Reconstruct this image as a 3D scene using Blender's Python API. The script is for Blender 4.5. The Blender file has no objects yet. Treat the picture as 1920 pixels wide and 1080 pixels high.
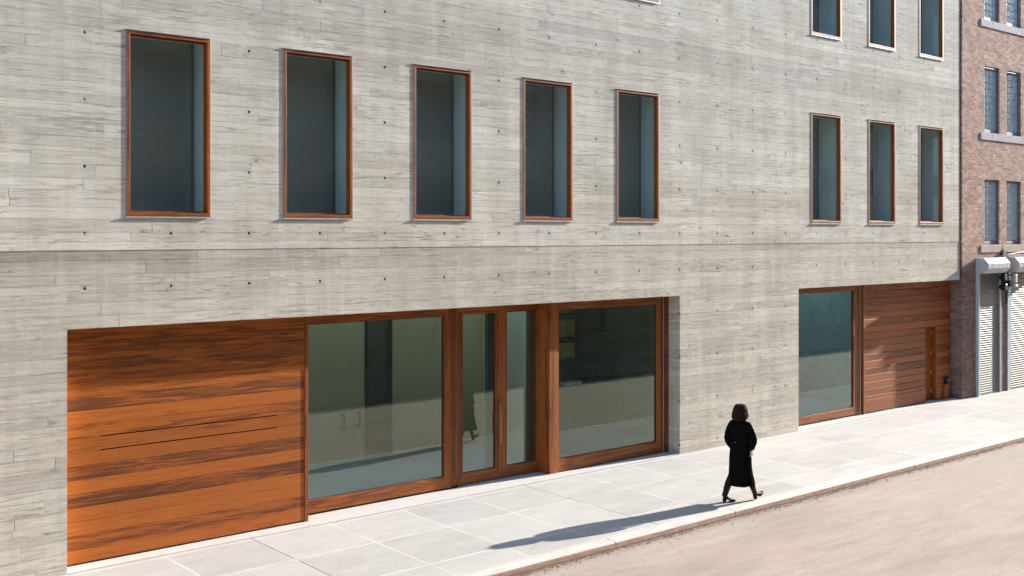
import bpy, bmesh, math, random
from mathutils import Vector, Matrix
random.seed(7)
R = math.radians
scene = bpy.context.scene
COL = scene.collection

# ------------------------------------------------------------------ node helper
class NT:
    def __init__(s, name):
        s.m = bpy.data.materials.new(name); s.m.use_nodes = True
        s.t = s.m.node_tree; s.t.nodes.clear()
        s.out = s.t.nodes.new('ShaderNodeOutputMaterial')
    def n(s, typ, **kw):
        nd = s.t.nodes.new(typ)
        for k, v in kw.items(): setattr(nd, k, v)
        return nd
    def put(s, sock, v):
        if v is None: return
        if isinstance(v, bpy.types.NodeSocket): s.t.links.new(v, sock)
        elif isinstance(v, (tuple, list)):
            sock.default_value = tuple(v) + (1,) if (sock.type == 'RGBA' and len(v) == 3) else v
        else: sock.default_value = v
    def math(s, op, a, b=None, c=None, clamp=False):
        nd = s.n('ShaderNodeMath', operation=op, use_clamp=clamp)
        s.put(nd.inputs[0], a); s.put(nd.inputs[1], b); s.put(nd.inputs[2], c)
        return nd.outputs[0]
    def add(s, a, b): return s.math('ADD', a, b)
    def mul(s, a, b): return s.math('MULTIPLY', a, b)
    def sub(s, a, b): return s.math('SUBTRACT', a, b)
    def xyz(s, v):
        nd = s.n('ShaderNodeSeparateXYZ'); s.put(nd.inputs[0], v); return nd.outputs
    def vec(s, x, y, z):
        nd = s.n('ShaderNodeCombineXYZ'); s.put(nd.inputs[0], x); s.put(nd.inputs[1], y); s.put(nd.inputs[2], z)
        return nd.outputs[0]
    def coord(s): return s.n('ShaderNodeTexCoord').outputs['Object']
    def noise(s, v, scale=5, detail=3, rough=.5, dist=0):
        nd = s.n('ShaderNodeTexNoise'); s.put(nd.inputs['Vector'], v)
        nd.inputs['Scale'].default_value = scale; nd.inputs['Detail'].default_value = detail
        nd.inputs['Roughness'].default_value = rough; nd.inputs['Distortion'].default_value = dist
        return nd.outputs[0]
    def white(s, v):
        nd = s.n('ShaderNodeTexWhiteNoise', noise_dimensions='3D'); s.put(nd.inputs['Vector'], v)
        return nd.outputs[0]
    def voro(s, v, scale=5, feature='F1'):
        nd = s.n('ShaderNodeTexVoronoi', feature=feature); s.put(nd.inputs['Vector'], v)
        nd.inputs['Scale'].default_value = scale
        return nd.outputs['Distance']
    def rng(s, v, a, b, c=0., d=1., smooth=False):
        nd = s.n('ShaderNodeMapRange'); nd.clamp = True
        if smooth: nd.interpolation_type = 'SMOOTHSTEP'
        s.put(nd.inputs[0], v)
        for i, q in enumerate((a, b, c, d)): nd.inputs[i + 1].default_value = q
        return nd.outputs[0]
    def ramp(s, v, stops):
        nd = s.n('ShaderNodeValToRGB'); e = nd.color_ramp.elements
        while len(e) < len(stops): e.new(.5)
        for i, (p, c) in enumerate(stops):
            e[i].position = p; e[i].color = tuple(c) + (1,) if len(c) == 3 else c
        s.put(nd.inputs[0], v); return nd.outputs[0]
    def mix(s, f, a, b, mode='MIX'):
        nd = s.n('ShaderNodeMix', data_type='RGBA', blend_type=mode)
        s.put(nd.inputs[0], f); s.put(nd.inputs[6], a); s.put(nd.inputs[7], b)
        return nd.outputs[2]
    def bump(s, h, dist=.005, strength=1., normal=None):
        nd = s.n('ShaderNodeBump'); s.put(nd.inputs['Height'], h)
        nd.inputs['Distance'].default_value = dist; nd.inputs['Strength'].default_value = strength
        if normal is not None: s.put(nd.inputs['Normal'], normal)
        return nd.outputs[0]
    def bsdf(s, col, rough=.6, bump=None, metal=0., spec=None, **kw):
        nd = s.n('ShaderNodeBsdfPrincipled')
        s.put(nd.inputs['Base Color'], col); s.put(nd.inputs['Roughness'], rough)
        s.put(nd.inputs['Metallic'], metal)
        if spec is not None: s.put(nd.inputs['Specular IOR Level'], spec)
        if bump is not None: s.put(nd.inputs['Normal'], bump)
        for k, v in kw.items(): s.put(nd.inputs[k], v)
        s.t.links.new(nd.outputs[0], s.out.inputs[0]); return s.m

def plain(name, col, rough=.6, metal=0., var=.12, scale=6, bump=0.):
    s = NT(name); c = s.coord(); n = s.noise(c, scale, 4, .6)
    k = s.rng(n, .3, .7, 1 - var, 1 + var)
    cc = s.mix(1., col, s.vec(k, k, k), 'MULTIPLY')
    b = s.bump(s.noise(c, scale * 12, 3), bump) if bump else None
    return s.bsdf(cc, s.rng(n, .3, .7, rough * .85, min(1, rough * 1.15)), b, metal)

# ------------------------------------------------------------------ materials
def mat_concrete(name='board_formed_concrete', inside=False):
    s = NT(name); x, y, z = s.xyz(s.coord())
    u = s.sub(x, y)
    # wavy board edges, two board widths
    wob = s.mul(s.sub(s.noise(s.vec(u, 0, s.mul(z, 3)), .8, 2), .5), .030)
    zz = s.add(z, wob)
    BH = .148
    zr = s.math('DIVIDE', s.add(zz, s.mul(s.math('SINE', s.mul(zz, 9.7)), .03)), BH)
    row = s.math('FLOOR', zr); fz = s.math('FRACT', zr)
    rr = s.white(s.vec(row, 3.1, 7.7))
    ur = s.add(s.math('DIVIDE', u, 3.3), s.mul(rr, 13.7))
    seg = s.math('FLOOR', ur); fu = s.math('FRACT', ur)
    bid = s.white(s.vec(row, seg, 1.3)); bid2 = s.white(s.vec(seg, row, 9.2)); bid3 = s.white(s.vec(row, 5.5, seg))
    # grain: long streaks, offset per board
    off = s.mul(bid, 40.)
    g1 = s.noise(s.vec(s.add(s.mul(u, 1.7), off), off, s.mul(z, 21)), 1.0, 6, .70, .35)
    g2 = s.noise(s.vec(s.add(s.mul(u, 4.5), off), off, s.mul(z, 75)), 1.0, 4, .65, .4)
    blot = s.noise(s.vec(s.mul(u, .55), 0, s.mul(z, 1.6)), 1.0, 4, .6)
    big = s.noise(s.vec(s.mul(u, .16), 4, s.mul(z, .45)), 1.0, 3, .5)
    # vertical soft washes
    wash = s.noise(s.vec(s.mul(u, 1.9), 8, s.mul(z, .22)), 1.0, 3, .55)
    vstr = s.noise(s.vec(s.mul(u, 22), 8, s.mul(z, 1.4)), 1.0, 2, .55)
    # knots
    kv = s.voro(s.vec(s.mul(u, 1.15), off, s.mul(z, 2.5)), 1.0)
    knot = s.rng(kv, .030, .095, 1., 0., True)
    kcore = s.rng(kv, .02, .04, 1., 0., True)
    # dark scuffs
    sc = s.noise(s.vec(s.mul(u, 3.2), 22, s.mul(z, 13)), 1.0, 7, .78, .6)
    scuff = s.mul(s.rng(sc, .55, .64), s.rng(s.noise(s.vec(s.mul(u, .9), 2, s.mul(z, 2.2)), 1., 4, .6), .48, .62))
    pit = s.mul(s.rng(s.voro(s.vec(u, 0, z), 17), .05, .085, 1., 0.), s.rng(s.noise(s.vec(u, 5, s.mul(z, 2)), .9, 3), .52, .6))
    # pour bands
    low = s.rng(z, 4.44, 4.455, 1., 0.)
    mid = s.mul(s.rng(z, 8.74, 8.76, 1., 0.), s.rng(z, 7.2, 8.7, 0., 1.))
    band = s.mul(low, s.rng(z, 4.10, 4.30, .0, 1.))
    band = s.mul(band, s.rng(u, 5., 12., 1., .25))
    base = s.ramp(s.add(s.mul(big, .45), s.mul(blot, .55)), [(.34, (.575, .54, .455)), (.48, (.72, .68, .585)), (.62, (.82, .785, .69))])
    base = s.mix(s.mul(low, .50), base, (.60, .545, .45))
    base = s.mix(s.mul(mid, .35), base, (.42, .405, .37))
    base = s.mix(s.mul(band, .50), base, (.25, .22, .18))
    def mulv(c, k): return s.mix(1., c, s.vec(k, k, k), 'MULTIPLY')
    base = mulv(base, s.rng(bid2, 0, 1, .86, 1.07))
    base = mulv(base, s.rng(wash, .35, .65, .90, 1.08))
    base = mulv(base, s.rng(vstr, .3, .7, .975, 1.025))
    streak = s.mul(s.rng(g1, .52, .64), s.rng(s.noise(s.vec(s.mul(u, .8), 14, s.mul(z, 4.2)), 1., 4, .6), .36, .60, .15, 1.))
    base = s.mix(s.mul(streak, s.rng(bid3, 0, 1, .25, .75)), base, (.34, .30, .25))
    base = s.mix(s.mul(s.rng(g2, .50, .66), .28), base, (.20, .185, .16))
    base = s.mix(s.mul(s.rng(g1, .46, .30), .28), base, (.80, .785, .73))
    g3 = s.noise(s.vec(s.add(s.mul(u, 1.7), off), s.add(off, 3.), s.mul(z, 36)), 1.0, 3, .6, .3)
    clus = s.rng(s.noise(s.vec(s.mul(u, .55), 41, s.mul(z, 2.6)), 1., 5, .7), .44, .60, .06, 1.)
    base = s.mix(s.mul(s.mul(s.rng(g3, .565, .63), clus), .62), base, (.24, .205, .165))
    g4 = s.noise(s.vec(s.add(s.mul(u, 2.0), off), s.add(off, 17.), s.mul(z, 26)), 1.0, 3, .6, .3)
    base = s.mix(s.mul(s.mul(s.rng(g4, .57, .64), clus), .5), base, (.86, .85, .80))
    vw = s.noise(s.vec(s.mul(u, 3.6), 61, s.mul(z, .35)), 1.0, 3, .6)
    base = s.mix(s.rng(vw, .52, .68, 0., .20), base, (.86, .85, .82))
    base = s.mix(s.mul(scuff, .70), base, (.15, .125, .10))
    base = s.mix(s.mul(knot, .48), base, (.17, .145, .115))
    base = s.mix(s.mul(pit, .7), base, (.06, .055, .05))
    # board seams, partly filled
    eu = s.math('MINIMUM', fu, s.sub(1., fu)); ez = s.math('MINIMUM', fz, s.sub(1., fz))
    seamz = s.mul(s.rng(ez, .0, .085, 1., 0.), s.rng(s.noise(s.vec(s.mul(u, 1.6), row, 1), 1., 4, .65), .40, .58, .05, 1.))
    seamu = s.mul(s.rng(eu, .0, .0035, 1., 0.), s.rng(bid3, .35, .75))
    seam = s.math('MAXIMUM', seamz, seamu)
    base = s.mix(s.mul(seam, .48), base, (.13, .115, .10))
    base = s.mix(s.mul(s.mul(s.rng(ez, .0, .03, 1., 0.), s.rng(sc, .44, .36)), .5), base, (.66, .65, .61))
    h = s.add(s.mul(bid, .45), s.add(s.mul(g1, .50), s.mul(g2, .26)))
    if not inside:
        # formwork tie holes on a regular grid
        tu = s.sub(s.math('FRACT', s.add(s.math('DIVIDE', s.sub(u, 6.20), 1.2725), .5)), .5)
        tz1 = s.sub(s.math('FRACT', s.add(s.math('DIVIDE', s.sub(z, 4.70), .933), .5)), .5)
        tz2 = s.sub(s.math('FRACT', s.add(s.math('DIVIDE', s.sub(z, 3.93), .933), .5)), .5)
        tz = s.add(s.mul(tz1, s.sub(1., low)), s.mul(tz2, low))
        rad = s.math('SQRT', s.add(s.math('POWER', s.mul(tu, 1.2725), 2.), s.math('POWER', s.mul(tz, .933), 2.)))
        hw = s.white(s.vec(s.math('ROUND', s.math('DIVIDE', s.sub(u, 6.20), 1.2725)), s.math('ROUND', s.mul(z, 1.07)), 4.)); hole = s.mul(s.rng(rad, .017, .026, 1., 0.), s.rng(hw, .0, .4, .5, 1.))
        halo = s.rng(rad, .02, .10, 1., 0.)
        base = s.mix(s.mul(halo, s.mul(s.rng(sc, .4, .6), .35)), base, (.22, .19, .15))
        base = s.mix(hole, base, (.025, .024, .022))
        h = s.sub(h, s.mul(hole, 2.5))
    h = s.sub(h, s.mul(seam, .7)); h = s.add(h, s.mul(knot, .35)); h = s.sub(h, s.mul(kcore, .3))
    fine = s.noise(s.vec(u, y, z), 45, 3, .6)
    h = s.add(h, s.mul(fine, .10))
    return s.bsdf(base, .88, s.bump(h, .0016, .9), spec=.25)

def mat_wood(name, vertical=False, board=.1955, z0=3.36, light=(.45, .124, .017), mid=(.27, .070, .013), dark=(.11, .036, .012), gain=1.):
    s = NT(name); x, y, z = s.xyz(s.coord())
    if vertical: a, b = z, s.add(x, y)
    else: a, b = s.add(x, s.mul(y, .8)), z
    rowf = s.math('DIVIDE', s.sub(z0, z), board) if not vertical else s.mul(s.math('FLOOR', s.mul(b, 6.3)), 1.)
    row = s.math('FLOOR', rowf)
    rid = s.white(s.vec(row, 2.2, 4.1)); rid2 = s.white(s.vec(4.4, row, 1.0))
    off = s.mul(rid, 57.)
    wx = s.noise(s.vec(s.add(s.mul(a, 1.1), off), 3, s.mul(b, 5)), 1., 2, .5)
    b2 = s.add(b, s.mul(s.sub(wx, .5), .10))
    fig = s.noise(s.vec(s.add(s.mul(a, .55), off), off, s.mul(b2, 8.)), 1., 6, .66, 2.2)
    fig2 = s.noise(s.vec(s.add(s.mul(a, .9), off), s.add(off, 9.), s.mul(b2, 44.)), 1., 5, .66, .6)
    grain = s.noise(s.vec(s.add(s.mul(a, 5.), off), off, s.mul(b, 160.)), 1., 3, .6)
    v = s.add(s.add(s.mul(fig, .66), s.mul(fig2, .34)), s.mul(s.sub(rid2, .42), .26))
    # pale sapwood right through to dark heartwood
    col = s.ramp(v, [(.36, light), (.50, tuple(p * .8 + q * .2 for p, q in zip(light, mid))), (.57, mid), (.625, tuple((p + q * 2) / 3 for p, q in zip(mid, dark))), (.74, dark)])
    k = s.mul(s.rng(rid, 0, 1, .82 * gain, 1.14 * gain), s.mul(s.rng(grain, .3, .7, .88, 1.08), s.rng(s.noise(s.vec(s.add(s.mul(a, 1.6), off), off, s.mul(b, 62.)), 1., 4, .7), .35, .65, .80, 1.12)))
    col = s.mix(1., col, s.vec(k, k, k), 'MULTIPLY')
    return s.bsdf(col, s.rng(fig2, .3, .7, .38, .52), s.bump(s.add(s.mul(grain, .5), fig2), .0006, .6), spec=.35)

def mat_sidewalk():
    s = NT('pavement_concrete'); x, y, z = s.xyz(s.coord())
    P = 1.415
    ux = s.math('DIVIDE', s.sub(x, 8.78), P); ix = s.math('FLOOR', ux); fx = s.math('FRACT', ux)
    dx = s.mul(s.math('MINIMUM', fx, s.sub(1., fx)), P)
    d = dx
    wob = s.mul(s.sub(s.noise(s.coord(), 3, 3), .5), .008)
    iy = None
    for yj in (-.08, -1.32, -2.68, -3.30):
        dj = s.math('ABSOLUTE', s.add(s.sub(y, yj), wob))
        d = s.math('MINIMUM', d, dj)
        st = s.math('GREATER_THAN', y, yj)
        iy = st if iy is None else s.add(iy, st)
    d = s.add(d, wob)
    tid = s.white(s.vec(ix, iy, 5.)); tid2 = s.white(s.vec(iy, 7., ix))
    n1 = s.noise(s.vec(s.mul(x, .8), s.mul(y, 2.2), tid), 1., 5, .62)
    n2 = s.noise(s.vec(s.mul(x, 1.2), s.mul(y, 24.), 0), 1., 3, .6)
    n2b = s.noise(s.vec(s.mul(x, 24.), s.mul(y, 1.2), 3), 1., 3, .6)
    n3 = s.noise(s.coord(), 42., 4, .7)
    col = s.ramp(n1, [(.28, (.415, .40, .385)), (.5, (.468, .450, .432)), (.72, (.512, .496, .478))])
    k = s.mul(s.rng(tid, 0, 1, .925, 1.045), s.mul(s.rng(n2b, .3, .7, .965, 1.03), s.rng(n3, .3, .7, .94, 1.05)))
    col = s.mix(1., col, s.vec(k, k, k), 'MULTIPLY')
    col = s.mix(s.mul(s.rng(n1, .48, .60), s.mul(s.rng(tid2, .6, 1.), .22)), col, (.42, .39, .38))
    edge = s.rng(d, .008, .024, 1., 0., True)
    brk = s.rng(s.noise(s.vec(s.mul(x, 1.3), s.mul(y, 1.3), 4), 1., 4, .6), .34, .60, .20, .85)
    col = s.mix(s.mul(edge, brk), col, (.70, .665, .61))
    groove = s.rng(d, .0, .004, 1., 0.)
    col = s.mix(s.mul(groove, .38), col, (.30, .27, .25))
    # expansion joints (dark filler): every fourth bay
    ex = None
    for xj in (8.78, 14.44, 22.93):
        e = s.rng(s.math('ABSOLUTE', s.sub(s.add(x, s.mul(wob, 1.)), xj)), .009, .015, 1., 0.)
        ex = e if ex is None else s.math('MAXIMUM', ex, e)
    ex = s.mul(ex, s.rng(s.noise(s.vec(x, s.mul(y, 2.0), 8), 1., 3), .34, .46))
    col = s.mix(s.mul(ex, .8), col, (.10, .085, .08))
    spot = s.mul(s.rng(s.voro(s.coord(), 1.9), .012, .022, 1., 0.), .75)
    col = s.mix(spot, col, (.16, .14, .13))
    stain = s.mul(s.rng(s.noise(s.vec(s.mul(x, .5), s.mul(y, 1.1), 44), 1., 5, .7), .58, .70), .30)
    col = s.mix(stain, col, (.42, .38, .355))
    h = s.sub(s.add(s.mul(n2b, .25), s.mul(n3, .35)), s.add(s.mul(groove, 1.2), s.mul(ex, 2.)))
    return s.bsdf(col, .85, s.bump(h, .003, .5), spec=.25)

def mat_road():
    s = NT('dusty_asphalt'); c = s.coord(); x, y, z = s.xyz(c)
    n1 = s.noise(s.vec(s.mul(x, .28), s.mul(y, .9), 0), 1., 5, .62, .5)
    n2 = s.noise(s.vec(s.mul(x, .75), s.mul(y, 3.8), 5), 1., 6, .66, .8)
    n3 = s.noise(c, 60., 3, .7); n4 = s.noise(c, 9., 5, .7)
    col = s.ramp(s.add(s.mul(n1, .5), s.mul(n2, .5)), [(.30, (.29, .238, .196)), (.46, (.345, .288, .240)), (.60, (.40, .340, .290)), (.74, (.47, .412, .360))])
    col = s.mix(s.mul(s.rng(s.noise(s.vec(s.mul(x, .45), y, 31), 1., 4, .6), .52, .70), .40), col, (.46, .335, .29))
    k = s.mul(s.rng(n3, .25, .75, .90, 1.09), s.rng(n4, .3, .7, .95, 1.04))
    col = s.mix(1., col, s.vec(k, k, k), 'MULTIPLY')
    col = s.mix(s.rng(s.add(s.mul(x, .06), s.mul(n1, .8)), 1.35, 2.1, 0., .45), col, (.36, .325, .275))
    # dirt gathered by the kerb and in cracks
    gut = s.mul(s.rng(s.add(y, s.mul(s.sub(n2, .5), .35)), -3.80, -3.58), .55)
    col = s.mix(gut, col, (.17, .135, .10))
    ck = s.voro(s.vec(s.mul(s.add(x, s.mul(n4, .6)), .40), s.mul(s.add(y, s.mul(n2, .8)), .55), 0), 1., 'DISTANCE_TO_EDGE')
    crack = s.mul(s.rng(ck, .0, .007, 1., 0.), s.rng(n1, .47, .56))
    col = s.mix(s.mul(crack, .22), col, (.13, .105, .08))
    speck = s.mul(s.rng(s.voro(c, 26.), .10, .16, 1., 0.), .30)
    col = s.mix(speck, col, (.17, .14, .12))
    h = s.add(s.mul(n3, .5), s.mul(n4, .9)); h = s.add(s.mul(n2, 1.5), h)
    return s.bsdf(col, .93, s.bump(h, .008, .38), spec=.2)

def mat_kerb():
    s = NT('kerb_concrete'); c = s.coord(); x, y, z = s.xyz(c)
    n = s.noise(s.vec(s.mul(x, 2.), s.mul(y, 8), s.mul(z, 8)), 1., 5, .65); n3 = s.noise(c, 50, 3, .6)
    col = s.ramp(n, [(.3, (.46, .42, .385)), (.5, (.56, .53, .49)), (.7, (.63, .605, .57))])
    face = s.rng(z, -.150, -.128, 1., 0.)
    rust = s.ramp(s.noise(s.vec(s.mul(x, 3.), 0, s.mul(z, 14)), 1., 5, .7), [(.3, (.36, .20, .145)), (.55, (.52, .34, .265)), (.75, (.62, .50, .43))])
    col = s.mix(face, col, rust)
    col = s.mix(s.mul(s.rng(z, -.195, -.225), .7), col, (.13, .09, .07))
    return s.bsdf(col, .8, s.bump(s.add(n, s.mul(n3, .4)), .004, .5))

def mat_brick(name='red_brick', c1=(.56, .36, .28), c2=(.42, .25, .19), mortar=(.56, .48, .42), big=.0):
    s = NT(name); x, y, z = s.xyz(s.coord()); u = s.sub(x, y)
    nd = s.n('ShaderNodeTexBrick'); s.put(nd.inputs['Vector'], s.vec(u, z, 0))
    nd.inputs['Scale'].default_value = 1.; nd.inputs['Brick Width'].default_value = .21; nd.inputs['Row Height'].default_value = .0715
    nd.inputs['Mortar Size'].default_value = .0065; nd.inputs['Mortar Smooth'].default_value = .25; nd.inputs['Bias'].default_value = .1
    s.put(nd.inputs['Color1'], c1); s.put(nd.inputs['Color2'], c2); s.put(nd.inputs['Mortar'], mortar)
    col = nd.outputs['Color']
    br = s.math('FLOOR', s.mul(z, 13.986)); bid = s.white(s.vec(s.math('FLOOR', s.add(s.mul(u, 4.762), s.mul(s.math('MODULO', br, 2.), .5))), br, 0))
    n = s.noise(s.coord(), 1.3, 5, .65); n2 = s.noise(s.vec(s.mul(x, 6), y, s.mul(z, 14)), 1., 4, .7)
    k = s.mul(s.rng(bid, 0, 1, .72, 1.22), s.mul(s.rng(n, .3, .7, .82, 1.15), s.rng(n2, .3, .7, .82, 1.15)))
    col = s.mix(1., col, s.vec(k, k, k), 'MULTIPLY')
    col = s.mix(s.rng(n2, .56, .74, 0., .5), col, (.50, .41, .34))
    col = s.mix(s.mul(s.rng(z, 4.2, 3.6), .58), col, (.10, .062, .058))  # shade on the lower brick, painted in as a darker tone
    ch = s.mul(s.rng(s.noise(s.vec(s.mul(x, 2.2), y, s.mul(z, .9)), 1., 5, .75, .6), .56, .68), s.rng(z, 3.2, 2.4, 0, .45))
    col = s.mix(ch, col, (.42, .38, .38))
    h = s.sub(s.add(s.mul(bid, .5), s.mul(n2, .6)), s.mul(nd.outputs['Fac'], .9))
    return s.bsdf(col, .9, s.bump(h, .005, .8), spec=.2)

def mat_glass(name, tint=(.80, .88, .86), ior=2.0, wave=0.):
    s = NT(name)
    fr = s.n('ShaderNodeFresnel'); fr.inputs[0].default_value = ior
    gl = s.n('ShaderNodeBsdfGlossy'); gl.inputs['Roughness'].default_value = .0
    gl.inputs['Color'].default_value = (.86, .98, .88, 1) if 'store' in name else (.86, 1., .97, 1)
    if wave:
        b = s.bump(s.noise(s.coord(), 1.1, 1, .4), wave); s.put(gl.inputs['Normal'], b)
    tr = s.n('ShaderNodeBsdfTransparent'); tr.inputs[0].default_value = tuple(tint) + (1,)
    mx = s.n('ShaderNodeMixShader'); geo = s.n('ShaderNodeNewGeometry')
    s.put(mx.inputs[0], s.mul(fr.outputs[0], s.sub(1., geo.outputs['Backfacing']))); s.t.links.new(tr.outputs[0], mx.inputs[1]); s.t.links.new(gl.outputs[0], mx.inputs[2])
    s.t.links.new(mx.outputs[0], s.out.inputs[0]); return s.m

def mat_blind():
    s = NT('blind_fabric'); x, y, z = s.xyz(s.coord())
    rib = s.math('SINE', s.mul(z, 2 * math.pi / .028)); n = s.noise(s.vec(x, y, s.mul(z, 7)), 4, 3)
    k = s.mul(s.rng(rib, -1, 1, .95, 1.03), s.rng(n, .3, .7, .96, 1.04))
    col = s.mix(1., (.40, .35, .30), s.vec(k, k, k), 'MULTIPLY')
    return s.bsdf(col, .85, s.bump(rib, .0006, .3))

def mat_glassblock():
    s = NT('glass_block'); c = s.coord(); n = s.noise(c, 9, 3, .6)
    col = s.ramp(n, [(.3, (.32, .42, .45)), (.7, (.58, .68, .70))])
    return s.bsdf(col, .38, s.bump(n, .02, .6), spec=.5)

def mat_stone(name, col, rust=False):
    s = NT(name); x, y, z = s.xyz(s.coord())
    n = s.noise(s.vec(s.mul(x, 2), y, s.mul(z, 5)), 2., 5, .65)
    k = s.rng(n, .3, .7, .85, 1.12)
    cc = s.mix(1., col, s.vec(k, k, k), 'MULTIPLY')
    if rust:
        r = s.rng(s.noise(s.vec(s.mul(x, 7), y, s.mul(z, 1.2)), 1., 4, .7), .50, .68, 0, .55)
        cc = s.mix(r, cc, (.33, .20, .14))
    return s.bsdf(cc, .85, s.bump(n, .004, .5))

def mat_metal_paint(name, col, rough=.45, dirt=.25):
    s = NT(name); c = s.coord(); x, y, z = s.xyz(c)
    n = s.noise(s.vec(s.mul(x, 5), s.mul(y, 5), s.mul(z, 1.2)), 1., 5, .7)
    cc = s.mix(s.rng(n, .5, .75, 0, dirt), col, tuple(q * .45 for q in col))
    return s.bsdf(cc, rough, s.bump(s.noise(c, 14, 2), .001, .5), spec=.5)

M = {}
M['conc'] = mat_concrete()
M['conc_in'] = mat_concrete('interior_board_concrete', True)
M['plank'] = mat_wood('plank_wood', False, .1955, 3.36)
M['plank2'] = mat_wood('plank_wood_far', False, .181, 3.37, light=(.35, .100, .026), mid=(.24, .066, .019), dark=(.125, .038, .014))
M['wood_h'] = mat_wood('frame_wood_horizontal', False, 5., 9.9, light=(.38, .112, .018), mid=(.26, .071, .014), dark=(.13, .038, .012))
M['wood_v'] = mat_wood('frame_wood_vertical', True, light=(.36, .102, .018), mid=(.245, .066, .014), dark=(.105, .031, .011))
M['win_h'] = mat_wood('window_wood_horizontal', False, 5., 9.9, light=(.42, .125, .022), mid=(.28, .072, .014), dark=(.12, .033, .010))
M['win_v'] = mat_wood('window_wood_vertical', True, light=(.42, .125, .022), mid=(.28, .072, .014), dark=(.12, .033, .010))
M['walk'] = mat_sidewalk(); M['road'] = mat_road(); M['kerb'] = mat_kerb()
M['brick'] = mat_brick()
M['glass'] = mat_glass('storefront_glass', (.76, .84, .80), 2.3, .0004)
M['glass_up'] = mat_glass('window_glass', (.84, .925, .935), 1.75, .0002)
M['blind'] = mat_blind()
M['plaster'] = plain('white_plaster', (.80, .86, .84), .9, var=.04)
M['beige'] = plain('beige_interior_wall', (.90, .78, .52), .9, var=.05, scale=2)
M['dim'] = plain('interior_dark_wall', (.12, .115, .10), .9, var=.1)
M['floor_in'] = plain('polished_interior_floor', (.22, .21, .19), .35, var=.1)
M['alu'] = plain('aluminium_flashing', (.72, .72, .72), .38, .6, var=.05)
M['track'] = plain('steel_track', (.50, .53, .54), .4, .7)
M['steel_blue'] = mat_metal_paint('pale_blue_grey_paint', (.46, .56, .60), .5, .3)
M['hood'] = mat_metal_paint('white_sheet_metal', (.52, .53, .56), .45, .2)
M['shutter'] = mat_metal_paint('shutter_slats', (.15, .138, .13), .5, .2)
M['block'] = mat_glassblock()
M['mortar'] = plain('pale_mortar', (.42, .50, .53), .8)
M['frame_grey'] = plain('grey_steel_frame', (.17, .20, .23), .5, .2)
M['stone'] = mat_stone('lavender_grey_stone', (.47, .46, .49)); M['stone2'] = mat_stone('stained_beige_stone', (.50, .41, .36), True)
M['black'] = plain('black_metal', (.018, .018, .02), .4, .2)
M['darkgap'] = plain('dark_gap', (.012, .011, .010), .8)
M['flash'] = plain('grey_joint_flashing', (.16, .17, .21), .5, .3)
M['dark_glass'] = plain('dark_pane', (.03, .035, .04), .08)
M['gravel'] = plain('gravel', (.40, .34, .28), .9, var=.5, scale=9)
M['shaded_paving'] = plain('shade_darkened_paving', (.09, .085, .075), .8)  # far paving colour darkened to paint in the shade across the street
M['twig'] = plain('dry_twig', (.16, .10, .06), .9)

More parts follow.
